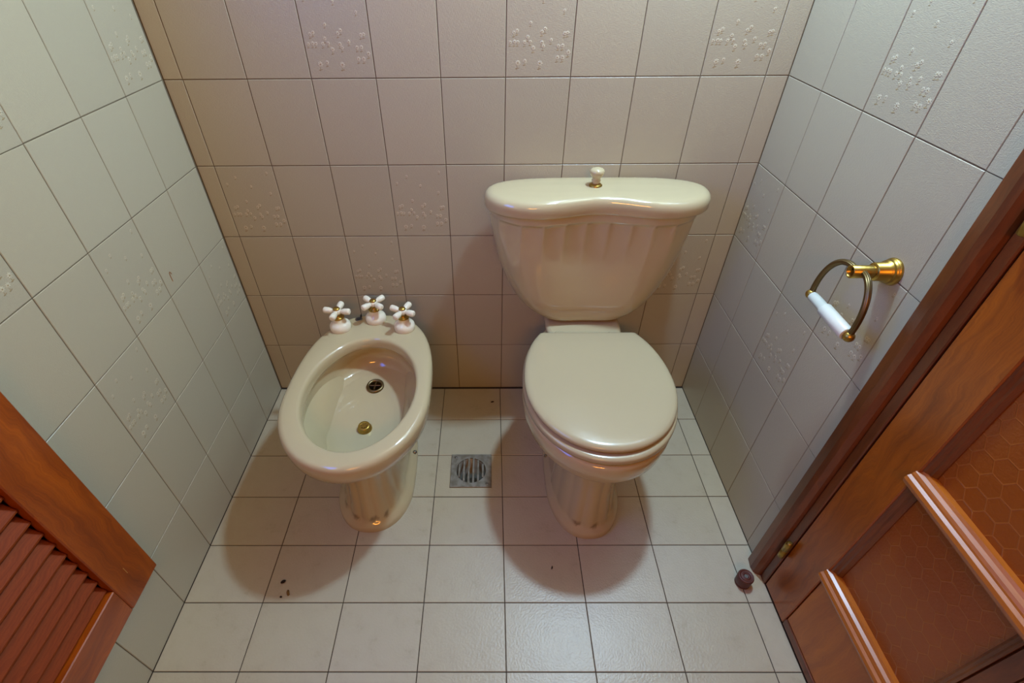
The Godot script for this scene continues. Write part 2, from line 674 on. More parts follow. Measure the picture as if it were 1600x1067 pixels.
func _room() -> void:
	var wall_kinds := [M.tile0, M.tile1, M.tile2, M.tile3]
	var sunk := 0.0014
	# floor
	var fl := structure("floor")
	var st := begin()
	for r in without(Rect2(XL - 0.1, -0.1, XR - XL + 0.22, ZF + 0.2), [DRAIN_HOLE]):
		block(st, Vector3(r.position.x, -0.12, r.position.y), Vector3(r.end.x, -sunk, r.end.y), 0.0)
	part("mortar", st, M.grout_floor, fl)
	var flat := Basis(Vector3.RIGHT, Vector3(0, 0, -1), Vector3.UP)
	# floor grid in (x, -z)
	tile_area(fl, Rect2(XL, -ZF, XR - XL, ZF), 0.7561 - 0.2017 * 5, 0.2017, -(0.1575 + 0.152 * 16), 0.152, Vector3.ZERO, flat, [M.floor0, M.floor1, M.floor2], {}, [Rect2(DRAIN_HOLE.position.x, -DRAIN_HOLE.end.y, DRAIN_HOLE.size.x, DRAIN_HOLE.size.y)])
	# back wall
	var wb := structure("wall_back")
	st = begin()
	block(st, Vector3(XL - 0.1, 0, -0.12), Vector3(XR + 0.1, YC, -sunk), 0.0)
	part("mortar", st, M.grout_wall, wb)
	var deco := {}
	for k in [[2, 4], [5, 4], [8, 4], [0, 2], [3, 2], [2, 1], [8, 1], [-1, 6], [4, 6], [7, 7]]:
		deco[Vector2i(k[0], k[1] + 0)] = true
	tile_area(wb, Rect2(XL, 0, XR - XL, YC), 0.0, PITCH_W, ROW0 - PITCH_H, PITCH_H, Vector3.ZERO, Basis.IDENTITY, wall_kinds, _rows(deco))
	# left wall: u runs along z towards the viewer's side, mirrored so that the tile's own x points to -z
	var wl := structure("wall_left")
	st = begin()
	for r in without(Rect2(-0.1, 0, ZF + 0.2, YC), [SHUTTER_HOLE, WINDOW_HOLE]):
		block(st, Vector3(XL - 0.12, r.position.y, r.position.x), Vector3(XL - sunk, r.end.y, r.end.x), 0.0)
	part("mortar", st, M.grout_wall, wl)
	var ld := {}
	for k in [[-1, 4], [2, 4], [1, 2], [-1, 1], [2, 1], [3, 3]]:
		ld[Vector2i(-k[0] - 1, k[1])] = true
	var lt := Basis(Vector3(0, 0, -1), Vector3.UP, Vector3.RIGHT)
	var mirrored := []
	for h in [SHUTTER_HOLE, WINDOW_HOLE]:
		mirrored.append(Rect2(-h.end.x, h.position.y, h.size.x, h.size.y))
	tile_area(wl, Rect2(-ZF, 0, ZF, YC), -0.1567, PITCH_W, ROW0 - PITCH_H, PITCH_H, Vector3(XL, 0, 0), lt, wall_kinds, _rows(ld), mirrored)
	# dried orange run on the wall
	st = begin()
	var run := PackedVector3Array()
	for p in [[0.650, 0.2728], [0.6555, 0.274], [0.658, 0.2765], [0.6555, 0.279], [0.648, 0.2796], [0.640, 0.2796], [0.634, 0.2794]]:
		run.append(Vector3(XL + 0.0004, p[0], p[1]))
	tube(st, run, 0.0008, 8)
	part("dried_drip", finish(st), mat(Color(0.62, 0.42, 0.22), 0.6), wl)
	# unseen niche behind the shutter, keeps the gaps between slats dark
	st = begin()
	var n0 := SHUTTER_HOLE.position
	var n1 := SHUTTER_HOLE.end
	block(st, Vector3(XL - 0.34, n0.y - 0.02, n0.x - 0.02), Vector3(XL - 0.32, n1.y + 0.02, n1.x + 0.02), 0.0)
	block(st, Vector3(XL - 0.32, n0.y - 0.02, n0.x - 0.02), Vector3(XL - 0.12, n1.y + 0.02, n0.x), 0.0)
	block(st, Vector3(XL - 0.32, n0.y - 0.02, n1.x), Vector3(XL - 0.12, n1.y + 0.02, n1.x + 0.02), 0.0)
	block(st, Vector3(XL - 0.32, n0.y - 0.02, n0.x), Vector3(XL - 0.12, n0.y, n1.x), 0.0)
	block(st, Vector3(XL - 0.32, n1.y, n0.x), Vector3(XL - 0.12, n1.y + 0.02, n1.x), 0.0)
	part("unseen_niche_lining", st, M.wood_dark, wl)
	# right wall: u runs along +z
	var wr := structure("wall_right")
	st = begin()
	for r in without(Rect2(-0.1, 0, ZF + 0.2, YC), [DOOR_HOLE]):
		block(st, Vector3(XR + sunk, r.position.y, r.position.x), Vector3(XR + 0.12, r.end.y, r.end.x), 0.0)
	part("mortar", st, M.grout_wall, wr)
	var rt := Basis(Vector3(0, 0, 1), Vector3.UP, Vector3.LEFT)
	var rd := {}
	for k in [[1, 4], [-1, 2], [2, 2], [1, 1]]:
		rd[Vector2i(k[0], k[1])] = true
	tile_area(wr, Rect2(0, 0, ZF, YC), 0.1484, PITCH_W, ROW0 - PITCH_H, PITCH_H, Vector3(XR, 0, 0), rt, wall_kinds, _rows(rd), [DOOR_HOLE])
	# unseen rest of the room behind and above the viewer, darkened to limit bounce
	var wf := structure("wall_front")
	st = begin()
	block(st, Vector3(XL - 0.1, 0, ZF), Vector3(XR + 0.1, YC, ZF + 0.1), 0.0)
	part("plaster", st, M.plaster, wf)
	var ce := structure("ceiling")
	st = begin()
	block(st, Vector3(XL - 0.15, YC, -0.15), Vector3(XR + 0.15, YC + 0.1, ZF + 0.15), 0.0)
	part("plaster", st, M.plaster, ce)


# decorated tiles are listed by row counted upwards from joint R5 (0 = the row above it); the grid starts one row lower
func _rows(d: Dictionary) -> Dictionary:
	var out := {}
	for k in d:
		out[Vector2i(k.x, k.y + 1)] = true
	return out


# ------------------------------------------------------------------ door
func _door() -> void:
	var z0 := 0.645
	var tr := structure("trim_1")
	var st := begin()
	# casing: a rounded board on the wall, beside and above the door
	var prof := [[0.0, 0.0], [0.002, -0.012], [0.007, -0.017], [0.030, -0.021], [0.042, -0.019], [0.050, -0.010], [0.053, 0.0], [0.053, 0.03], [0.0, 0.0]]
	var pr := []
	for p in prof.slice(0, 8):
		pr.append([p[0], p[1]])
	pr.append([0.0, 0.03])
	extrude(st, pr, Vector3(0, 0, 1), Vector3(1, 0, 0), Vector3(XR, 0, z0), Vector3(XR, 2.08, z0))
	part("casing", finish(st), M.wood_dark, tr)
	st = begin()
	block(st, Vector3(XR - 0.004, 0, z0 + 0.053), Vector3(XR + 0.05, 2.05, z0 + 0.074), 0.002)
	part("jamb", st, M.wood_dark, tr)
	st = begin()
	extrude(st, pr, Vector3(0, 0, -1), Vector3(1, 0, 0), Vector3(XR, 0, 1.46), Vector3(XR, 2.08, 1.46))
	part("casing", finish(st), M.wood_dark, tr)
	st = begin()
	block(st, Vector3(XR - 0.02, 2.02, z0 + 0.05), Vector3(XR + 0.05, 2.08, 1.41), 0.004, 2)
	part("head", st, M.wood_dark, tr)

	var d := structure("door_1")
	var f := XR - 0.002          # face of the stiles
	var a := 0.7215              # hinge edge
	var b := 1.405               # lock edge
	var zl := 0.814              # inner edge of the hinge stile
	var zr := 1.312
	var zm0 := 1.055
	var zm1 := 1.085
	st = begin()
	block(st, Vector3(f, 0.006, a), Vector3(f + 0.036, 2.02, zl), 0.002, 1)
	part("stile", st, M.wood_stile, d)
	st = begin()
	block(st, Vector3(f, 0.006, zr), Vector3(f + 0.036, 2.02, b), 0.002, 1)
	part("stile", st, M.wood_stile, d)
	st = begin()
	block(st, Vector3(f, 0.006, zl + 0.0004), Vector3(f + 0.036, 0.030, zr - 0.0004), 0.002, 2)
	part("bottom_rail", st, M.wood_dark, d)
	st = begin()
	block(st, Vector3(f, 1.93, zl + 0.0004), Vector3(f + 0.036, 2.02, zr - 0.0004), 0.002, 2)
	part("top_rail", st, M.wood_stile, d)
	# solid panel at the foot, nearly flush with the stiles
	st = begin()
	block(st, Vector3(f + 0.002, 0.0305, zl + 0.001), Vector3(f + 0.030, 0.226, zr - 0.001), 0.003, 1, Vector2(0.3, 0.2))
	part("lower_panel", st, M.wood_panel, d)
	# glazing bars with a rounded, stepped moulding
	var bars := [0.248, 0.583, 0.92, 1.26, 1.595]
	var bar_prof := [[-0.021, 0.012], [-0.0205, -0.004], [-0.015, -0.010], [-0.009, -0.0145], [-0.002, -0.0165], [0.004, -0.0145], [0.007, -0.0095], [0.010, -0.0085], [0.014, -0.006], [0.0165, 0.0], [0.021, 0.003], [0.021, 0.012]]
	for y in bars:
		st = begin()
		extrude(st, bar_prof, Vector3(0, 1, 0), Vector3(1, 0, 0), Vector3(f + 0.004, y, zl - 0.004), Vector3(f + 0.004, y, zr + 0.004))
		part("glazing_bar", finish(st), M.wood_panel, d)
	# mullion in the middle
	st = begin()
	block(st, Vector3(f + 0.004, 0.269, zm0), Vector3(f + 0.03, 1.93, zm1), 0.003, 1)
	part("mullion", st, M.wood_dark, d)
	# beads along the stiles and panes behind them
	var bead := [[0.0, 0.0], [0.004, 0.001], [0.008, 0.005], [0.012, 0.0055], [0.017, 0.011], [0.018, 0.016], [0.0, 0.016]]
	for k in bars.size():
		var y0: float = bars[k] + 0.021
		var y1: float = (bars[k + 1] - 0.021) if k + 1 < bars.size() else 1.93
		for side in [[zl, zm0], [zm1, zr]]:
			st = begin()
			extrude(st, bead, Vector3(0, 0, 1), Vector3(1, 0, 0), Vector3(f + 0.003, y0, side[0]), Vector3(f + 0.003, y1, side[0]))
			extrude(st, bead, Vector3(0, 0, -1), Vector3(1, 0, 0), Vector3(f + 0.003, y0, side[1]), Vector3(f + 0.003, y1, side[1]))
			part("bead", finish(st), M.wood_dark, d)
			st = begin()
			block(st, Vector3(f + 0.016, y0 - 0.006, side[0] + 0.002), Vector3(f + 0.021, y1 + 0.006, side[1] - 0.002), 0.0, 1, Vector2(0.013 * k, 0.021 * k))
			st.generate_tangents()
			var g := part("pane", st, M.amber, d)
			g.set_meta("label", "amber glass pane with pressed hexagons")
	# hinges
	for y in [0.17, 1.0, 1.8]:
		var c := Vector3(XR - 0.0135, y, 0.7185)
		st = begin()
		lathe(st, c, Vector3.UP, [[0.0045, -0.029], [0.0074, -0.027], [0.0076, -0.002], [0.0064, -0.0015], [0.0064, 0.0], [0.0080, 0.0005], [0.0080, 0.024], [0.0072, 0.029], [0.004, 0.032]], 18)
		var h := part("hinge", finish(st), M.hinge_brass, d)
		h.set_meta("label", "tarnished brass hinge barrel")


# ------------------------------------------------------------------ louvred shutter on the left wall
func _shutter() -> void:
	var s := thing("louvred_shutter", Vector3(XL, 0.2, 0.767))
	tag(s, "reddish brown wooden louvred shutter set on the white tiled wall", "shutter")
	var w := 0.56
	var h := 0.86
	var x0 := 0.0005
	var x1 := 0.021
	var st := begin()
	block(st, Vector3(x0, 0, 0), Vector3(x1, h, 0.096), 0.002, 1)
	part("stile", st, M.wood_shutter, s)
	st = begin()
	block(st, Vector3(x0, 0, w - 0.096), Vector3(x1, h, w), 0.002, 1, Vector2(0.4, 0.1))
	part("stile", st, M.wood_shutter, s)
	st = begin()
	block(st, Vector3(x0, 0, 0.0964), Vector3(x1 - 0.0004, 0.083, w - 0.0964), 0.002, 2, Vector2(0.2, 0.3))
	part("bottom_rail", st, M.wood_shutter, s)
	st = begin()
	block(st, Vector3(x0, h - 0.09, 0.0964), Vector3(x1 - 0.0004, h, w - 0.0964), 0.002, 2)
	part("top_rail", st, M.wood_slat, s)
	# slats lean outwards at the foot
	st = begin()
	block(st, Vector3(-0.0245, -0.0035, 0.0), Vector3(0.0245, 0.0035, w - 0.192), 0.0025, 2)
	var slat := st.commit()
	var y := 0.105
	while y < h - 0.10:
		var o := part_mesh("slat", slat, M.wood_slat, s)
		o.transform = Transform3D(Basis(Vector3(0, 0, 1), -deg_to_rad(50)), Vector3(-0.0065, y, 0.096))
		y += 0.0355
	st = begin()
	block(st, Vector3(x1 - 0.001, 0.075, 0.055), Vector3(x1 + 0.0008, 0.095, 0.0565), 0.0004)
	part("scratch", st, mat(Color(0.72, 0.52, 0.28), 0.7), s)


# ------------------------------------------------------------------ toilet
func tank_ring(cx: float, y: float, w: float, zb: float, d: float, p: float, q: float, conc: float, flute: float, inset := 0.0, back := 0.0) -> PackedVector3Array:
	var r := PackedVector3Array()
	var nf := 150
	# front, from the right end to the left end seen from above turned so that the ring runs counter-clockwise
	for i in nf + 1:
		var s := -sin(PI * (float(i) / nf - 0.5))       # 1 .. -1
		var x := w * s
		var rise := pow(maxf(0.0, 1.0 - pow(absf(s), p)), 1.0 / q)
		var z := zb + back + (d - back) * rise - conc * exp(-pow(x / 0.118, 2.0)) * rise
		if flute > 0.0:
			var fl := flute * pow(absf(sin(PI * (x / 0.0545 + 0.5))), 0.55)
			z -= fl * clampf(rise * 1.6 - 0.25, 0.0, 1.0)
		r.append(Vector3(cx + x, y, z))
	for i in range(1, 40):
		var s := sin(PI * (i / 40.0 - 0.5))
		r.append(Vector3(cx + w * s, y, zb + back * (1.0 - pow(maxf(0.0, 1.0 - pow(absf(s), 3.6)), 1.0 / 2.2))))
	r.reverse()
	if inset > 0.0:
		for i in r.size():
			var v := r[i]
			var mid := zb + d * 0.5
			v.x = cx + (v.x - cx) * (1.0 - inset / w)
			v.z = mid + (v.z - mid) * (1.0 - inset / (d * 0.5))
			r[i] = v
	return r


func _toilet() -> void:
	var t := thing("toilet", Vector3(0.991, 0, 0))
	tag(t, "almond coloured close coupled toilet with closed lid and fluted cistern", "toilet")
	# pedestal and bowl
	var st := begin()
	var rings := []
	var zc := 0.405
	grime = [[Vector3(-0.034, 0.036, 0.566), 0.015], [Vector3(0.0147, 0.036, 0.577), 0.015], [Vector3(-0.088, 0.036, 0.43), 0.012]]
	for a in [
		[0.000, 0.106, 0.191, 0.33, 2.3, 2.6, 0.0], [0.012, 0.106, 0.191, 0.33, 2.3, 2.6, 0.0], [0.021, 0.103, 0.188, 0.33, 2.3, 2.6, 0.0], [0.026, 0.094, 0.180, 0.325, 2.2, 2.6, 0.3],
		[0.030, 0.0922, 0.1775, 0.322, 2.2, 2.55, 0.7], [0.034, 0.091, 0.176, 0.32, 2.2, 2.5, 1.0], [0.040, 0.0905, 0.175, 0.32, 2.2, 2.5, 1.0], [0.048, 0.0897, 0.174, 0.32, 2.2, 2.5, 1.0], [0.08, 0.087, 0.170, 0.32, 2.2, 2.4, 1.0], [0.13, 0.084, 0.165, 0.32, 2.1, 2.3, 1.0], [0.18, 0.084, 0.163, 0.32, 2.1, 2.2, 1.0], [0.22, 0.088, 0.165, 0.325, 2.1, 2.1, 0.9],
		[0.25, 0.099, 0.172, 0.33, 2.0, 2.0, 0.6], [0.275, 0.116, 0.184, 0.34, 2.0, 1.9, 0.3], [0.296, 0.140, 0.202, 0.35, 2.0, 1.8, 0.0], [0.310, 0.163, 0.219, 0.355, 2.0, 1.7, 0.0], [0.318, 0.173, 0.227, 0.36, 2.0, 1.65, 0.0],
		[0.321, 0.179, 0.234, 0.362, 2.0, 1.6, 0.0], [0.328, 0.183, 0.238, 0.363, 2.0, 1.6, 0.0], [0.355, 0.187, 0.242, 0.364, 2.0, 1.6, 0.0], [0.372, 0.187, 0.243, 0.365, 2.0, 1.6, 0.0], [0.379, 0.184, 0.240, 0.363, 2.0, 1.6, 0.0], [0.383, 0.177, 0.233, 0.36, 2.0, 1.6, 0.0]]:
		var r := oval(0, zc, a[0], a[1], a[2], a[3], a[4], a[5], 144)
		if a[6] > 0.0:
			for j in r.size():
				var ang := TAU * j / r.size()
				var k: float = 1.0 - 0.030 * a[6] * (1.0 - absf(sin(ang * 7.0)))
				r[j] = Vector3(r[j].x * k, r[j].y, zc + (r[j].z - zc) * k)
		rings.append(r)
	loft(st, rings)
	# shelf that carries the cistern
	var shelf := []
	for a in [[0.300, 0.085], [0.33, 0.100], [0.395, 0.108], [0.402, 0.105], [0.404, 0.098]]:
		shelf.append(oval(0, 0.115, a[0], a[1], a[1] * 0.98 - 0.004, 0.103, 5.0, 5.0, 48))
	loft(st, shelf)
	grime = []
	part("bowl", finish(st), M.ceramic_used, t)
	# fixing bolts in the foot
	for s in [-1.0, 1.0]:
		st = begin()
		lathe(st, Vector3(s * 0.0955, 0.02, 0.33), Vector3(s * 0.5, 1, 0), [[0.006, 0.0], [0.0055, 0.006], [0.003, 0.009]], 12)
		part("bolt", finish(st), M.steel, t)
	# cistern
	st = begin()
	rings = []
	var prof := [[0.408, 0.105, 0.130], [0.410, 0.118, 0.142], [0.414, 0.130, 0.152], [0.422, 0.145, 0.158], [0.44, 0.172, 0.162], [0.46, 0.192, 0.165], [0.49, 0.212, 0.168], [0.52, 0.2265, 0.170], [0.56, 0.2415, 0.172], [0.60, 0.2525, 0.174], [0.64, 0.261, 0.176], [0.66, 0.2645, 0.1765], [0.68, 0.2675, 0.177], [0.69, 0.269, 0.177], [0.70, 0.2705, 0.178], [0.71, 0.272, 0.178], [0.718, 0.273, 0.178], [0.721, 0.2735, 0.178], [0.726, 0.274, 0.178], [0.743, 0.275, 0.178]]
	for i in prof.size():
		var a: Array = prof[i]
		var fl: float = 0.0
		if a[0] < 0.72:
			fl = 0.009 * clampf((a[0] - 0.60) / 0.10, 0.0, 1.0)
		rings.append(tank_ring(0, a[0], a[1], 0.012, a[2], 4.2, 2.4, lerpf(0.014, 0.034, clampf((a[0] - 0.41) / 0.25, 0.0, 1.0)), fl, 0.0, 0.02))
	loft(st, rings)
	part("cistern", finish(st), M.ceramic, t)
	# cistern lid
	st = begin()
	rings = []
	for a in [[0.7435, 0.006], [0.745, 0.002], [0.749, 0.0], [0.764, 0.0], [0.771, 0.0015], [0.777, 0.005], [0.781, 0.010], [0.784, 0.017], [0.7855, 0.026], [0.7865, 0.045], [0.787, 0.075]]:
		rings.append(tank_ring(0, a[0], 0.283, 0.006, 0.199, 3.4, 2.2, 0.042, 0.0, a[1], 0.085))
	loft(st, rings)
	part("cistern_lid", finish(st), M.ceramic, t)
	# pull knob
	st = begin()
	lathe(st, Vector3(-0.004, 0.787, 0.085), Vector3.UP, [[0.0165, 0.0], [0.0165, 0.002], [0.0135, 0.0045], [0.0095, 0.006]], 28)
	var k := part("flush_knob", finish(st), M.brass, t)
	st = begin()
	lathe(st, Vector3(-0.004, 0.793, 0.085), Vector3.UP, [[0.009, 0.0], [0.0105, 0.004], [0.0115, 0.008], [0.0095, 0.011], [0.012, 0.016], [0.0165, 0.022], [0.0185, 0.028], [0.0175, 0.033], [0.013, 0.0365], [0.006, 0.038]], 32)
	part("grip", finish(st), M.ceramic, k)
	# seat ring
	st = begin()
	rings = []
	for a in [[0.3845, 0.004], [0.3875, 0.0], [0.397, 0.0], [0.402, 0.003], [0.404, 0.009], [0.404, 0.055], [0.400, 0.060], [0.388, 0.061], [0.3845, 0.056]]:
		rings.append(oval(0.002, zc, a[0], 0.189 - a[1], 0.236 - a[1], 0.27 - a[1], 2.05, 2.2, 96, 0.205 + a[1]))
	loft(st, rings, false, false, true)
	part("seat", finish(st), M.seat, t)
	# lid
	st = begin()
	rings = []
	for a in [[0.4065, 0.012], [0.4085, 0.004], [0.411, 0.0008], [0.4145, 0.0], [0.418, 0.001], [0.4215, 0.004], [0.424, 0.009], [0.4255, 0.017], [0.4265, 0.035], [0.4275, 0.075], [0.428, 0.13]]:
		rings.append(oval(0.002, zc, a[0], 0.186 - a[1], 0.221 - a[1], 0.265 - a[1], 2.05, 2.1, 96, 0.212 + a[1] * 0.8))
	loft(st, rings)
	part("seat_lid", finish(st), M.seat, t)
	for s in [-1.0, 1.0]:
		st = begin()
		lathe(st, Vector3(s * 0.075 - 0.012, 0.4115, 0.2095), Vector3.RIGHT, [[0.006, 0.0], [0.0068, 0.002], [0.0068, 0.022], [0.006, 0.024]], 16)
		part("hinge", finish(st), M.seat, t)


# ------------------------------------------------------------------ bidet
func _bidet() -> void:
	var b := thing("bidet", Vector3(0.383, 0, 0))
	tag(b, "almond coloured floor standing bidet with three white cross head taps", "bidet")
	var st := begin()
	var rings := []
	var zc := 0.42
	grime = [[Vector3(-0.071, 0.038, 0.505), 0.019], [Vector3(-0.036, 0.036, 0.548), 0.016], [Vector3(0.0146, 0.036, 0.556), 0.016], [Vector3(0.047, 0.036, 0.538), 0.014]]
	for a in [
		[0.000, 0.110, 0.156, 0.30, 2.2, 2.6, 0.0], [0.012, 0.110, 0.156, 0.30, 2.2, 2.6, 0.0], [0.020, 0.107, 0.153, 0.30, 2.2, 2.6, 0.0], [0.025, 0.096, 0.145, 0.295, 2.1, 2.6, 0.2],
		[0.030, 0.0925, 0.142, 0.292, 2.1, 2.55, 0.7], [0.034, 0.090, 0.140, 0.29, 2.1, 2.5, 1.0], [0.040, 0.0887, 0.139, 0.289, 2.1, 2.5, 1.0], [0.048, 0.087, 0.1376, 0.287, 2.1, 2.5, 1.0], [0.08, 0.080, 0.132, 0.28, 2.1, 2.4, 1.0], [0.13, 0.075, 0.126, 0.27, 2.1, 2.3, 1.0], [0.18, 0.075, 0.124, 0.27, 2.1, 2.3, 1.0], [0.22, 0.081, 0.127, 0.275, 2.1, 2.3, 1.0],
		[0.25, 0.093, 0.136, 0.285, 2.0, 2.4, 0.7], [0.275, 0.110, 0.152, 0.295, 2.0, 2.4, 0.35], [0.296, 0.134, 0.176, 0.305, 2.0, 2.5, 0.0], [0.312, 0.155, 0.199, 0.315, 2.0, 2.5, 0.0], [0.320, 0.164, 0.209, 0.32, 2.0, 2.5, 0.0],
		[0.324, 0.175, 0.221, 0.332, 2.0, 2.6, 0.0], [0.332, 0.181, 0.228, 0.338, 2.0, 2.6, 0.0], [0.352, 0.1855, 0.2335, 0.343, 2.0, 2.6, 0.0], [0.372, 0.1865, 0.2345, 0.345, 2.0, 2.6, 0.0],
		[0.380, 0.185, 0.233, 0.344, 2.0, 2.6, 0.0], [0.3855, 0.180, 0.228, 0.340, 2.0, 2.6, 0.0], [0.388, 0.172, 0.221, 0.333, 2.0, 2.6, 0.0]]:
		var r := oval(0, zc, a[0], a[1], a[2], a[3], a[4], a[5], 144)
		if a[6] > 0.0:
			for j in r.size():
				var ang := TAU * j / r.size()
				var k: float = 1.0 - 0.040 * a[6] * (1.0 - absf(sin(ang * 7.0)))
				r[j] = Vector3(r[j].x * k, r[j].y, zc + (r[j].z - zc) * k)
		rings.append(r)
	# rim top, lip, then the basin with its overhang
	for a in [[0.3885, 0.151, 0.208, 0.213], [0.387, 0.146, 0.203, 0.207], [0.383, 0.142, 0.199, 0.2025], [0.375, 0.140, 0.197, 0.200], [0.360, 0.1395, 0.1965, 0.199], [0.355, 0.1405, 0.1975, 0.201], [0.3535, 0.146, 0.202, 0.218], [0.350, 0.152, 0.205, 0.230], [0.325, 0.154, 0.206, 0.236],
		[0.300, 0.154, 0.205, 0.234], [0.282, 0.151, 0.200, 0.226], [0.270, 0.143, 0.190, 0.213], [0.262, 0.128, 0.172, 0.193], [0.256, 0.105, 0.145, 0.165], [0.251, 0.070, 0.10, 0.12], [0.248, 0.035, 0.05, 0.06], [0.247, 0.012, 0.02, 0.02]]:
		var ring := oval(0.005, 0.40, a[0], a[1], a[2], a[3], 2.0, 2.0, 144)
		if a[0] < 0.27:      # finer where the waste pipe is cut through
			var before: PackedVector3Array = rings[-1]
			for k in range(1, 7):
				var mid := PackedVector3Array()
				for j in ring.size():
					mid.append(before[j].lerp(ring[j], k / 7.0))
				rings.append(mid)
		rings.append(ring)
	cut = [0.0, 0.256, 0.0200, 0.20, 0.27]
	loft(st, rings)
	cut = []
	grime = []
	part("body", finish(st), M.ceramic_used, b)
	for s in [-1.0, 1.0]:
		st = begin()
		lathe(st, Vector3(s * 0.0985, 0.021, 0.315), Vector3(s * 0.5, 1, 0), [[0.0068, 0.0], [0.0065, 0.005], [0.004, 0.0085], [0.0015, 0.0095]], 14)
		part("bolt", finish(st), M.steel, b)
	# waste
	st = begin()
	lathe(st, Vector3(0.0, 0.2575, 0.256), Vector3(0, 1, 0.10), [[0.0005, -0.047], [0.0175, -0.047], [0.0175, -0.009], [0.025, -0.008], [0.0255, 0.0015], [0.023, 0.004], [0.0185, 0.0032], [0.0165, 0.0005], [0.0165, -0.045]], 36)
	var w := part("waste", finish(st), M.old_brass, b)
	st = begin()
	block(st, Vector3(-0.016, 0.2575, 0.254), Vector3(0.016, 0.2602, 0.258), 0.0008)
	block(st, Vector3(-0.002, 0.2576, 0.240), Vector3(0.002, 0.2600, 0.272), 0.0008)
	part("cross", st, M.old_brass, w)
	# domed spray rose
	st = begin()
	lathe(st, Vector3(-0.002, 0.249, 0.4135), Vector3(0, 1, 0.05), [[0.0195, -0.004], [0.0195, 0.003], [0.0185, 0.0045], [0.0165, 0.0055], [0.0165, 0.011], [0.0155, 0.0135], [0.012, 0.0145], [0.010, 0.0135], [0.004, 0.014]], 36)
	var rose := part("spray_rose", finish(st), M.brass, b)
	for i in 6:
		st = begin()
		var t := TAU * i / 6.0
		lathe(st, Vector3(-0.002 + cos(t) * 0.0075, 0.2625, 0.4142 + sin(t) * 0.0075), Vector3.UP, [[0.0014, 0.0], [0.0014, 0.001]], 8)
		part("nozzle", finish(st), M.old_brass, rose)
	# taps
	_tap(b, Vector3(-0.100, 0.3865, 0.146), 0.13)
	_tap(b, Vector3(-0.003, 0.3865, 0.106), 0.72)
	_tap(b, Vector3(0.088, 0.3865, 0.147), 0.44)
	# chain stay between two taps
	st = begin()
	lathe(st, Vector3(-0.056, 0.387, 0.103), Vector3.UP, [[0.011, 0.0], [0.011, 0.002], [0.009, 0.003], [0.007, 0.0025]], 24)
	var c := part("chain_stay", finish(st), M.steel, b)
	st = begin()
	lathe(st, Vector3(-0.056, 0.3892, 0.103), Vector3.UP, [[0.006, 0.0], [0.006, 0.0012]], 16)
	lathe(st, Vector3(-0.051, 0.389, 0.096), Vector3(0.2, 1, 0), [[0.002, 0.0], [0.0025, 0.008], [0.0015, 0.011]], 10)
	part("plug", finish(st), mat(Color(0.16, 0.15, 0.14), 0.6), c)


func _tap(parent: Node3D, at: Vector3, turn: float) -> void:
	var st := begin()
	lathe(st, Vector3.ZERO, Vector3.UP, [[0.0255, 0.0], [0.0268, 0.002], [0.0268, 0.010], [0.0255, 0.0155], [0.0215, 0.020], [0.0165, 0.0235], [0.0148, 0.0275], [0.0142, 0.034], [0.0135, 0.036]], 40)
	var base := part("tap", finish(st), M.white_ceramic, parent, at)
	base.scale = Vector3.ONE * 1.14
	st = begin()
	lathe(st, Vector3(0, 0.0345, 0), Vector3.UP, [[0.0148, 0.0], [0.0150, 0.002], [0.0138, 0.004], [0.0085, 0.0045], [0.0085, 0.013]], 28)
	part("collar", finish(st), M.brass, base)
	st = begin()
	var y := 0.0535
	lathe(st, Vector3(0, y - 0.007, 0), Vector3.UP, [[0.008, 0.0], [0.0105, 0.003], [0.0115, 0.008], [0.0105, 0.012], [0.009, 0.014]], 28)
	for i in 4:
		var a := turn + i * PI / 2
		var d := Vector3(cos(a), 0.06, sin(a)).normalized()
		lathe(st, Vector3(0, y, 0) + d * 0.006, d, [[0.0058, 0.0], [0.0056, 0.007], [0.0066, 0.0085], [0.0078, 0.013], [0.0082, 0.022], [0.0078, 0.0265], [0.006, 0.0285], [0.003, 0.0292]], 22)
	part("cross_handle", finish(st), M.white_ceramic, base)
	st = begin()
	lathe(st, Vector3(0, y + 0.006, 0), Vector3.UP, [[0.0088, 0.0], [0.0088, 0.0025], [0.007, 0.0045], [0.003, 0.0058]], 26)
	part("cap", finish(st), M.brass, base)


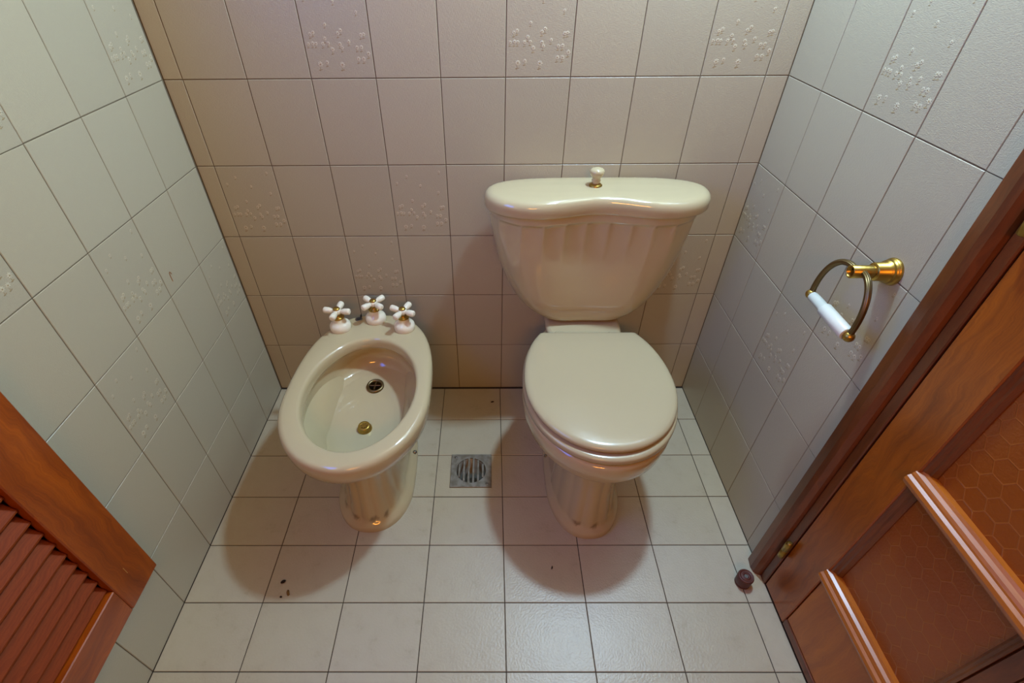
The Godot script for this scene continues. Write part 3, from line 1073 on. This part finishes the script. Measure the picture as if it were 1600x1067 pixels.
# ------------------------------------------------------------------ floor drain
func _floor_drain() -> void:
	var d := thing("floor_drain", Vector3(0.661, 0.0, 0.3696))
	tag(d, "square grey metal floor drain with a slotted round grate", "drain")
	var hx := 0.0632
	var hz := 0.0612
	var r := 0.046
	var top := 0.004
	var st := begin()
	var n := 64
	var outer := PackedVector3Array()
	var inner := PackedVector3Array()
	for j in n:
		var t := TAU * j / n
		var c := Vector2(cos(t), -sin(t))
		var k := 1.0 / maxf(absf(c.x), absf(c.y))
		outer.append(Vector3(c.x * k * hx, 0, c.y * k * hz))
		inner.append(Vector3(c.x * r, 0, c.y * r))
	var lift := func(ring: PackedVector3Array, y: float, s: float) -> PackedVector3Array:
		var o := PackedVector3Array()
		for p in ring:
			o.append(Vector3(p.x * s, y, p.z * s))
		return o
	loft(st, [lift.call(outer, 0.0002, 1.0), lift.call(outer, top - 0.001, 1.0)], false, false, false, 1)
	loft(st, [lift.call(outer, top - 0.001, 1.0), lift.call(outer, top, 0.985)], false, false, false, 2)
	loft(st, [lift.call(outer, top, 0.985), lift.call(inner, top, 1.0)], false, false, false, 3)
	loft(st, [lift.call(inner, top, 1.0), lift.call(inner, 0.0006, 1.0)], false, false, false, 4)
	part("plate", finish(st), M.drain_steel, d)
	st = begin()
	lathe(st, Vector3(0, 0.0006, 0), Vector3.DOWN, [[0.0005, 0.104], [r + 0.002, 0.104], [r + 0.002, 0.0], [r, 0.0], [r, 0.10], [0.0005, 0.10]], 40)
	part("cup", finish(st), M.drain_steel, d)
	for i in 6:
		var x := (i - 2.5) * 0.0145
		var half := sqrt(maxf(0.0, r * r - pow(absf(x) + 0.003, 2.0)))
		st = begin()
		block(st, Vector3(x - 0.0032, 0.0012, -half - 0.001), Vector3(x + 0.0032, top - 0.0001, half + 0.001), 0.0008, 2)
		part("grate_bar", st, M.drain_steel, d)
	for s in [[-1, -1], [1, 1]]:
		st = begin()
		lathe(st, Vector3(s[0] * 0.049, top - 0.0006, s[1] * 0.049), Vector3.UP, [[0.0042, 0.0], [0.0040, 0.001], [0.002, 0.0016]], 16)
		part("screw", finish(st), M.steel, d)


# ------------------------------------------------------------------ paper holder on the right wall
func _paper_holder() -> void:
	var h := thing("toilet_paper_holder", Vector3(XR, 0.82, 0.556))
	tag(h, "brass toilet paper holder with an empty white roller on tiled wall", "paper holder")
	var st := begin()
	lathe(st, Vector3(0.0, 0, 0), Vector3.LEFT, [[0.0235, 0.0], [0.0240, 0.003], [0.0225, 0.0065], [0.0195, 0.008], [0.0205, 0.011], [0.0195, 0.0145], [0.0165, 0.0165], [0.0160, 0.034], [0.0145, 0.0355], [0.0115, 0.036]], 36)
	part("rosette", finish(st), M.brass, h)
	st = begin()
	lathe(st, Vector3(-0.034, 0, 0), Vector3.LEFT, [[0.0112, 0.0], [0.0112, 0.040], [0.0102, 0.0405], [0.0088, 0.0398], [0.0088, 0.004]], 28)
	part("post", finish(st), M.brass, h)
	for s in [-1.0, 1.0]:
		st = begin()
		var path := PackedVector3Array()
		var p0 := Vector3(-0.062 if s < 0 else -0.056, 0.002, s * 0.008)
		var p1 := Vector3(-0.066, 0.010, s * 0.045)
		var p2 := Vector3(-0.070, -0.028, s * 0.073)
		var p3 := Vector3(-0.0715, -0.085, s * 0.067)
		for i in 25:
			path.append(p0.bezier_interpolate(p1, p2, p3, i / 24.0))
		tube(st, path, 0.0056, 32, 0.16)
		var arm := part("arm", finish(st), M.old_brass, h)
		st = begin()
		var prof := []
		for i in 11:
			var a := PI * i / 10.0 - PI / 2
			prof.append([maxf(cos(a) * 0.0098, 0.0004), sin(a) * 0.0098])
		lathe(st, Vector3(-0.0715, -0.0905, s * 0.067), Vector3(0, 0, s), prof, 24)
		part("end_ball", finish(st), M.brass, arm)
	st = begin()
	lathe(st, Vector3(-0.0715, -0.0905, -0.060), Vector3(0, 0, 1), [[0.0085, 0.0], [0.0098, 0.001], [0.0098, 0.043], [0.0115, 0.0435], [0.0128, 0.045], [0.0128, 0.118], [0.0115, 0.1205]], 32)
	var ro := part("roller", finish(st), M.roller, h)
	ro.set_meta("label", "white plastic spring roller")


func _door_stop() -> void:
	var d := thing("door_stop", Vector3(1.3635, 0.0, 0.716))
	tag(d, "small round brown rubber door stop on the floor by the door", "door stop")
	var st := begin()
	lathe(st, Vector3.ZERO, Vector3.UP, [[0.0175, 0.0], [0.0185, 0.002], [0.0185, 0.006], [0.0178, 0.007], [0.0186, 0.009], [0.0192, 0.033], [0.0180, 0.0362], [0.0150, 0.037], [0.0145, 0.0352], [0.0095, 0.0352], [0.0090, 0.0365], [0.006, 0.0365], [0.0055, 0.0345], [0.002, 0.0345]], 40)
	part("rubber_body", finish(st), M.rubber, d)
	st = begin()
	lathe(st, Vector3(0, 0.0346, 0), Vector3.UP, [[0.0054, 0.0], [0.0045, 0.0008]], 20)
	part("screw", finish(st), M.steel, d)


# ------------------------------------------------------------------ unseen lamps and window (outside the frame)
func glow(c: Color, e: float) -> StandardMaterial3D:
	var m := mat(c, 0.4)
	m.emission_enabled = true
	m.emission = c
	m.emission_energy_multiplier = e
	return m


func _unseen_wall_lamp() -> void:
	var l := thing("unseen_wall_lamp", Vector3(1.17, 1.92, 0))  # out of view, lights the left wall and casts the floor shadows
	tag(l, "unseen white globe lamp high above the toilet that casts the floor shadows", "lamp")
	var st := begin()
	lathe(st, Vector3(0, 0, 0.0005), Vector3(0, 0, 1), [[0.05, 0.0], [0.05, 0.012], [0.042, 0.02], [0.012, 0.022], [0.012, 0.16]], 32)
	part("bracket", finish(st), M.brass, l)
	st = begin()
	var prof := []
	for i in 17:
		var a := PI * i / 16.0 - PI / 2
		prof.append([maxf(cos(a) * 0.055, 0.0005), sin(a) * 0.055])
	lathe(st, Vector3(0, 0, 0.215), Vector3.UP, prof, 32)
	part("lamp_globe", finish(st), glow(Color(0.86, 0.98, 1.0), 3.0), l)
	var o := OmniLight3D.new()
	o.name = "unseen_wall_lamp_light"
	o.light_color = Color(0.735, 0.88, 1.0)
	o.light_energy = 1.95
	o.light_size = 0.05
	o.omni_range = 8.0
	o.omni_attenuation = 2.0
	o.shadow_enabled = true
	l.add_child(o)
	o.position = Vector3(0, 0, 0.215)


func _unseen_warm_lamp() -> void:
	var l := thing("unseen_warm_lamp", Vector3(0.69, 1.75, ZF))  # out of view, placed to warm the back wall and the shadows
	tag(l, "unseen warm lamp behind the viewer that lights the back wall", "lamp")
	var st := begin()
	block(st, Vector3(-0.32, -0.12, -0.04), Vector3(0.32, 0.12, -0.0005), 0.003)
	part("back_plate", st, M.brass, l)
	st = begin()
	block(st, Vector3(-0.30, -0.10, -0.046), Vector3(0.30, 0.10, -0.0402), 0.002)
	part("lamp_diffuser", st, glow(Color(1.0, 0.62, 0.28), 0.8), l)
	var o := AreaLight3D.new()
	o.name = "unseen_warm_lamp_light"
	o.area_size = Vector2(0.6, 0.2)
	o.light_color = Color(1.0, 0.64, 0.22)
	o.light_energy = 1.38
	o.area_range = 8.0
	o.shadow_enabled = true
	l.add_child(o)
	o.position = Vector3(0, 0, -0.05)


func _unseen_window() -> void:
	var w := structure("unseen_window_1")  # out of view, glowing pane placed opposite the bluish right wall
	var a := WINDOW_HOLE.position
	var b := WINDOW_HOLE.end
	var st := begin()
	for r in without(WINDOW_HOLE, [Rect2(a + Vector2(0.035, 0.035), WINDOW_HOLE.size - Vector2(0.07, 0.07))]):
		block(st, Vector3(XL - 0.08, r.position.y, r.position.x), Vector3(XL - 0.03, r.end.y, r.end.x), 0.0)
	part("unseen_window_frame", st, M.plaster, w)
	st = begin()
	block(st, Vector3(XL - 0.06, a.y + 0.03, a.x + 0.03), Vector3(XL - 0.054, b.y - 0.03, b.x - 0.03), 0.0)
	part("unseen_window_pane", st, glow(Color(0.45, 0.66, 1.0), 0.8), w)


# ------------------------------------------------------------------ bits lying about
func _flake(called: String, label: String, category: String, at: Vector3, size: Vector3, turn: float, c: Color, s: int) -> void:
	var o := thing(called, at, turn)
	tag(o, label, category)
	var r := RandomNumberGenerator.new()
	r.seed = s
	var st := begin()
	var rings := []
	for i in 5:
		var k: float = [0.55, 1.0, 0.95, 0.6, 0.15][i]
		var ring := PackedVector3Array()
		for j in 9:
			var t := TAU * j / 9.0
			var q := k * r.randf_range(0.75, 1.1)
			ring.append(Vector3(cos(t) * size.x * q, size.y * [0.0, 0.25, 0.6, 0.85, 1.0][i], -sin(t) * size.z * q))
		rings.append(ring)
	loft(st, rings)
	part("flake", finish(st), mat(c, 0.8), o)


func _litter() -> void:
	_flake("dried_leaf", "dark curled leaf scrap on floor in front of bidet", "leaf", Vector3(0.187, 0.0003, 0.714), Vector3(0.007, 0.006, 0.004), 0.5, Color(0.10, 0.05, 0.03), 1)
	_flake("dried_leaf", "yellowish dried leaf scrap lying on the floor", "leaf", Vector3(0.208, 0.0003, 0.742), Vector3(0.004, 0.003, 0.009), 0.4, Color(0.45, 0.33, 0.13), 2)
	_flake("dirt_crumb", "small dark crumb beside the yellowish leaf scrap", "crumb", Vector3(0.193, 0.0003, 0.752), Vector3(0.003, 0.003, 0.003), 0.0, Color(0.16, 0.09, 0.05), 3)
	_flake("seed", "thin black seed on floor in front of toilet foot", "seed", Vector3(0.882, 0.0003, 0.677), Vector3(0.0016, 0.002, 0.005), -0.2, Color(0.05, 0.02, 0.015), 4)
	_flake("dirt_crumb", "brown stain of dirt on floor tile by the back wall", "crumb", Vector3(0.728, 0.0003, 0.074), Vector3(0.006, 0.001, 0.004), 0.3, Color(0.20, 0.12, 0.06), 5)
	_flake("dried_leaf", "tiny dried leaf in corner between toilet and right wall", "leaf", Vector3(1.328, 0.0003, 0.161), Vector3(0.007, 0.003, 0.003), 0.3, Color(0.36, 0.29, 0.16), 6)
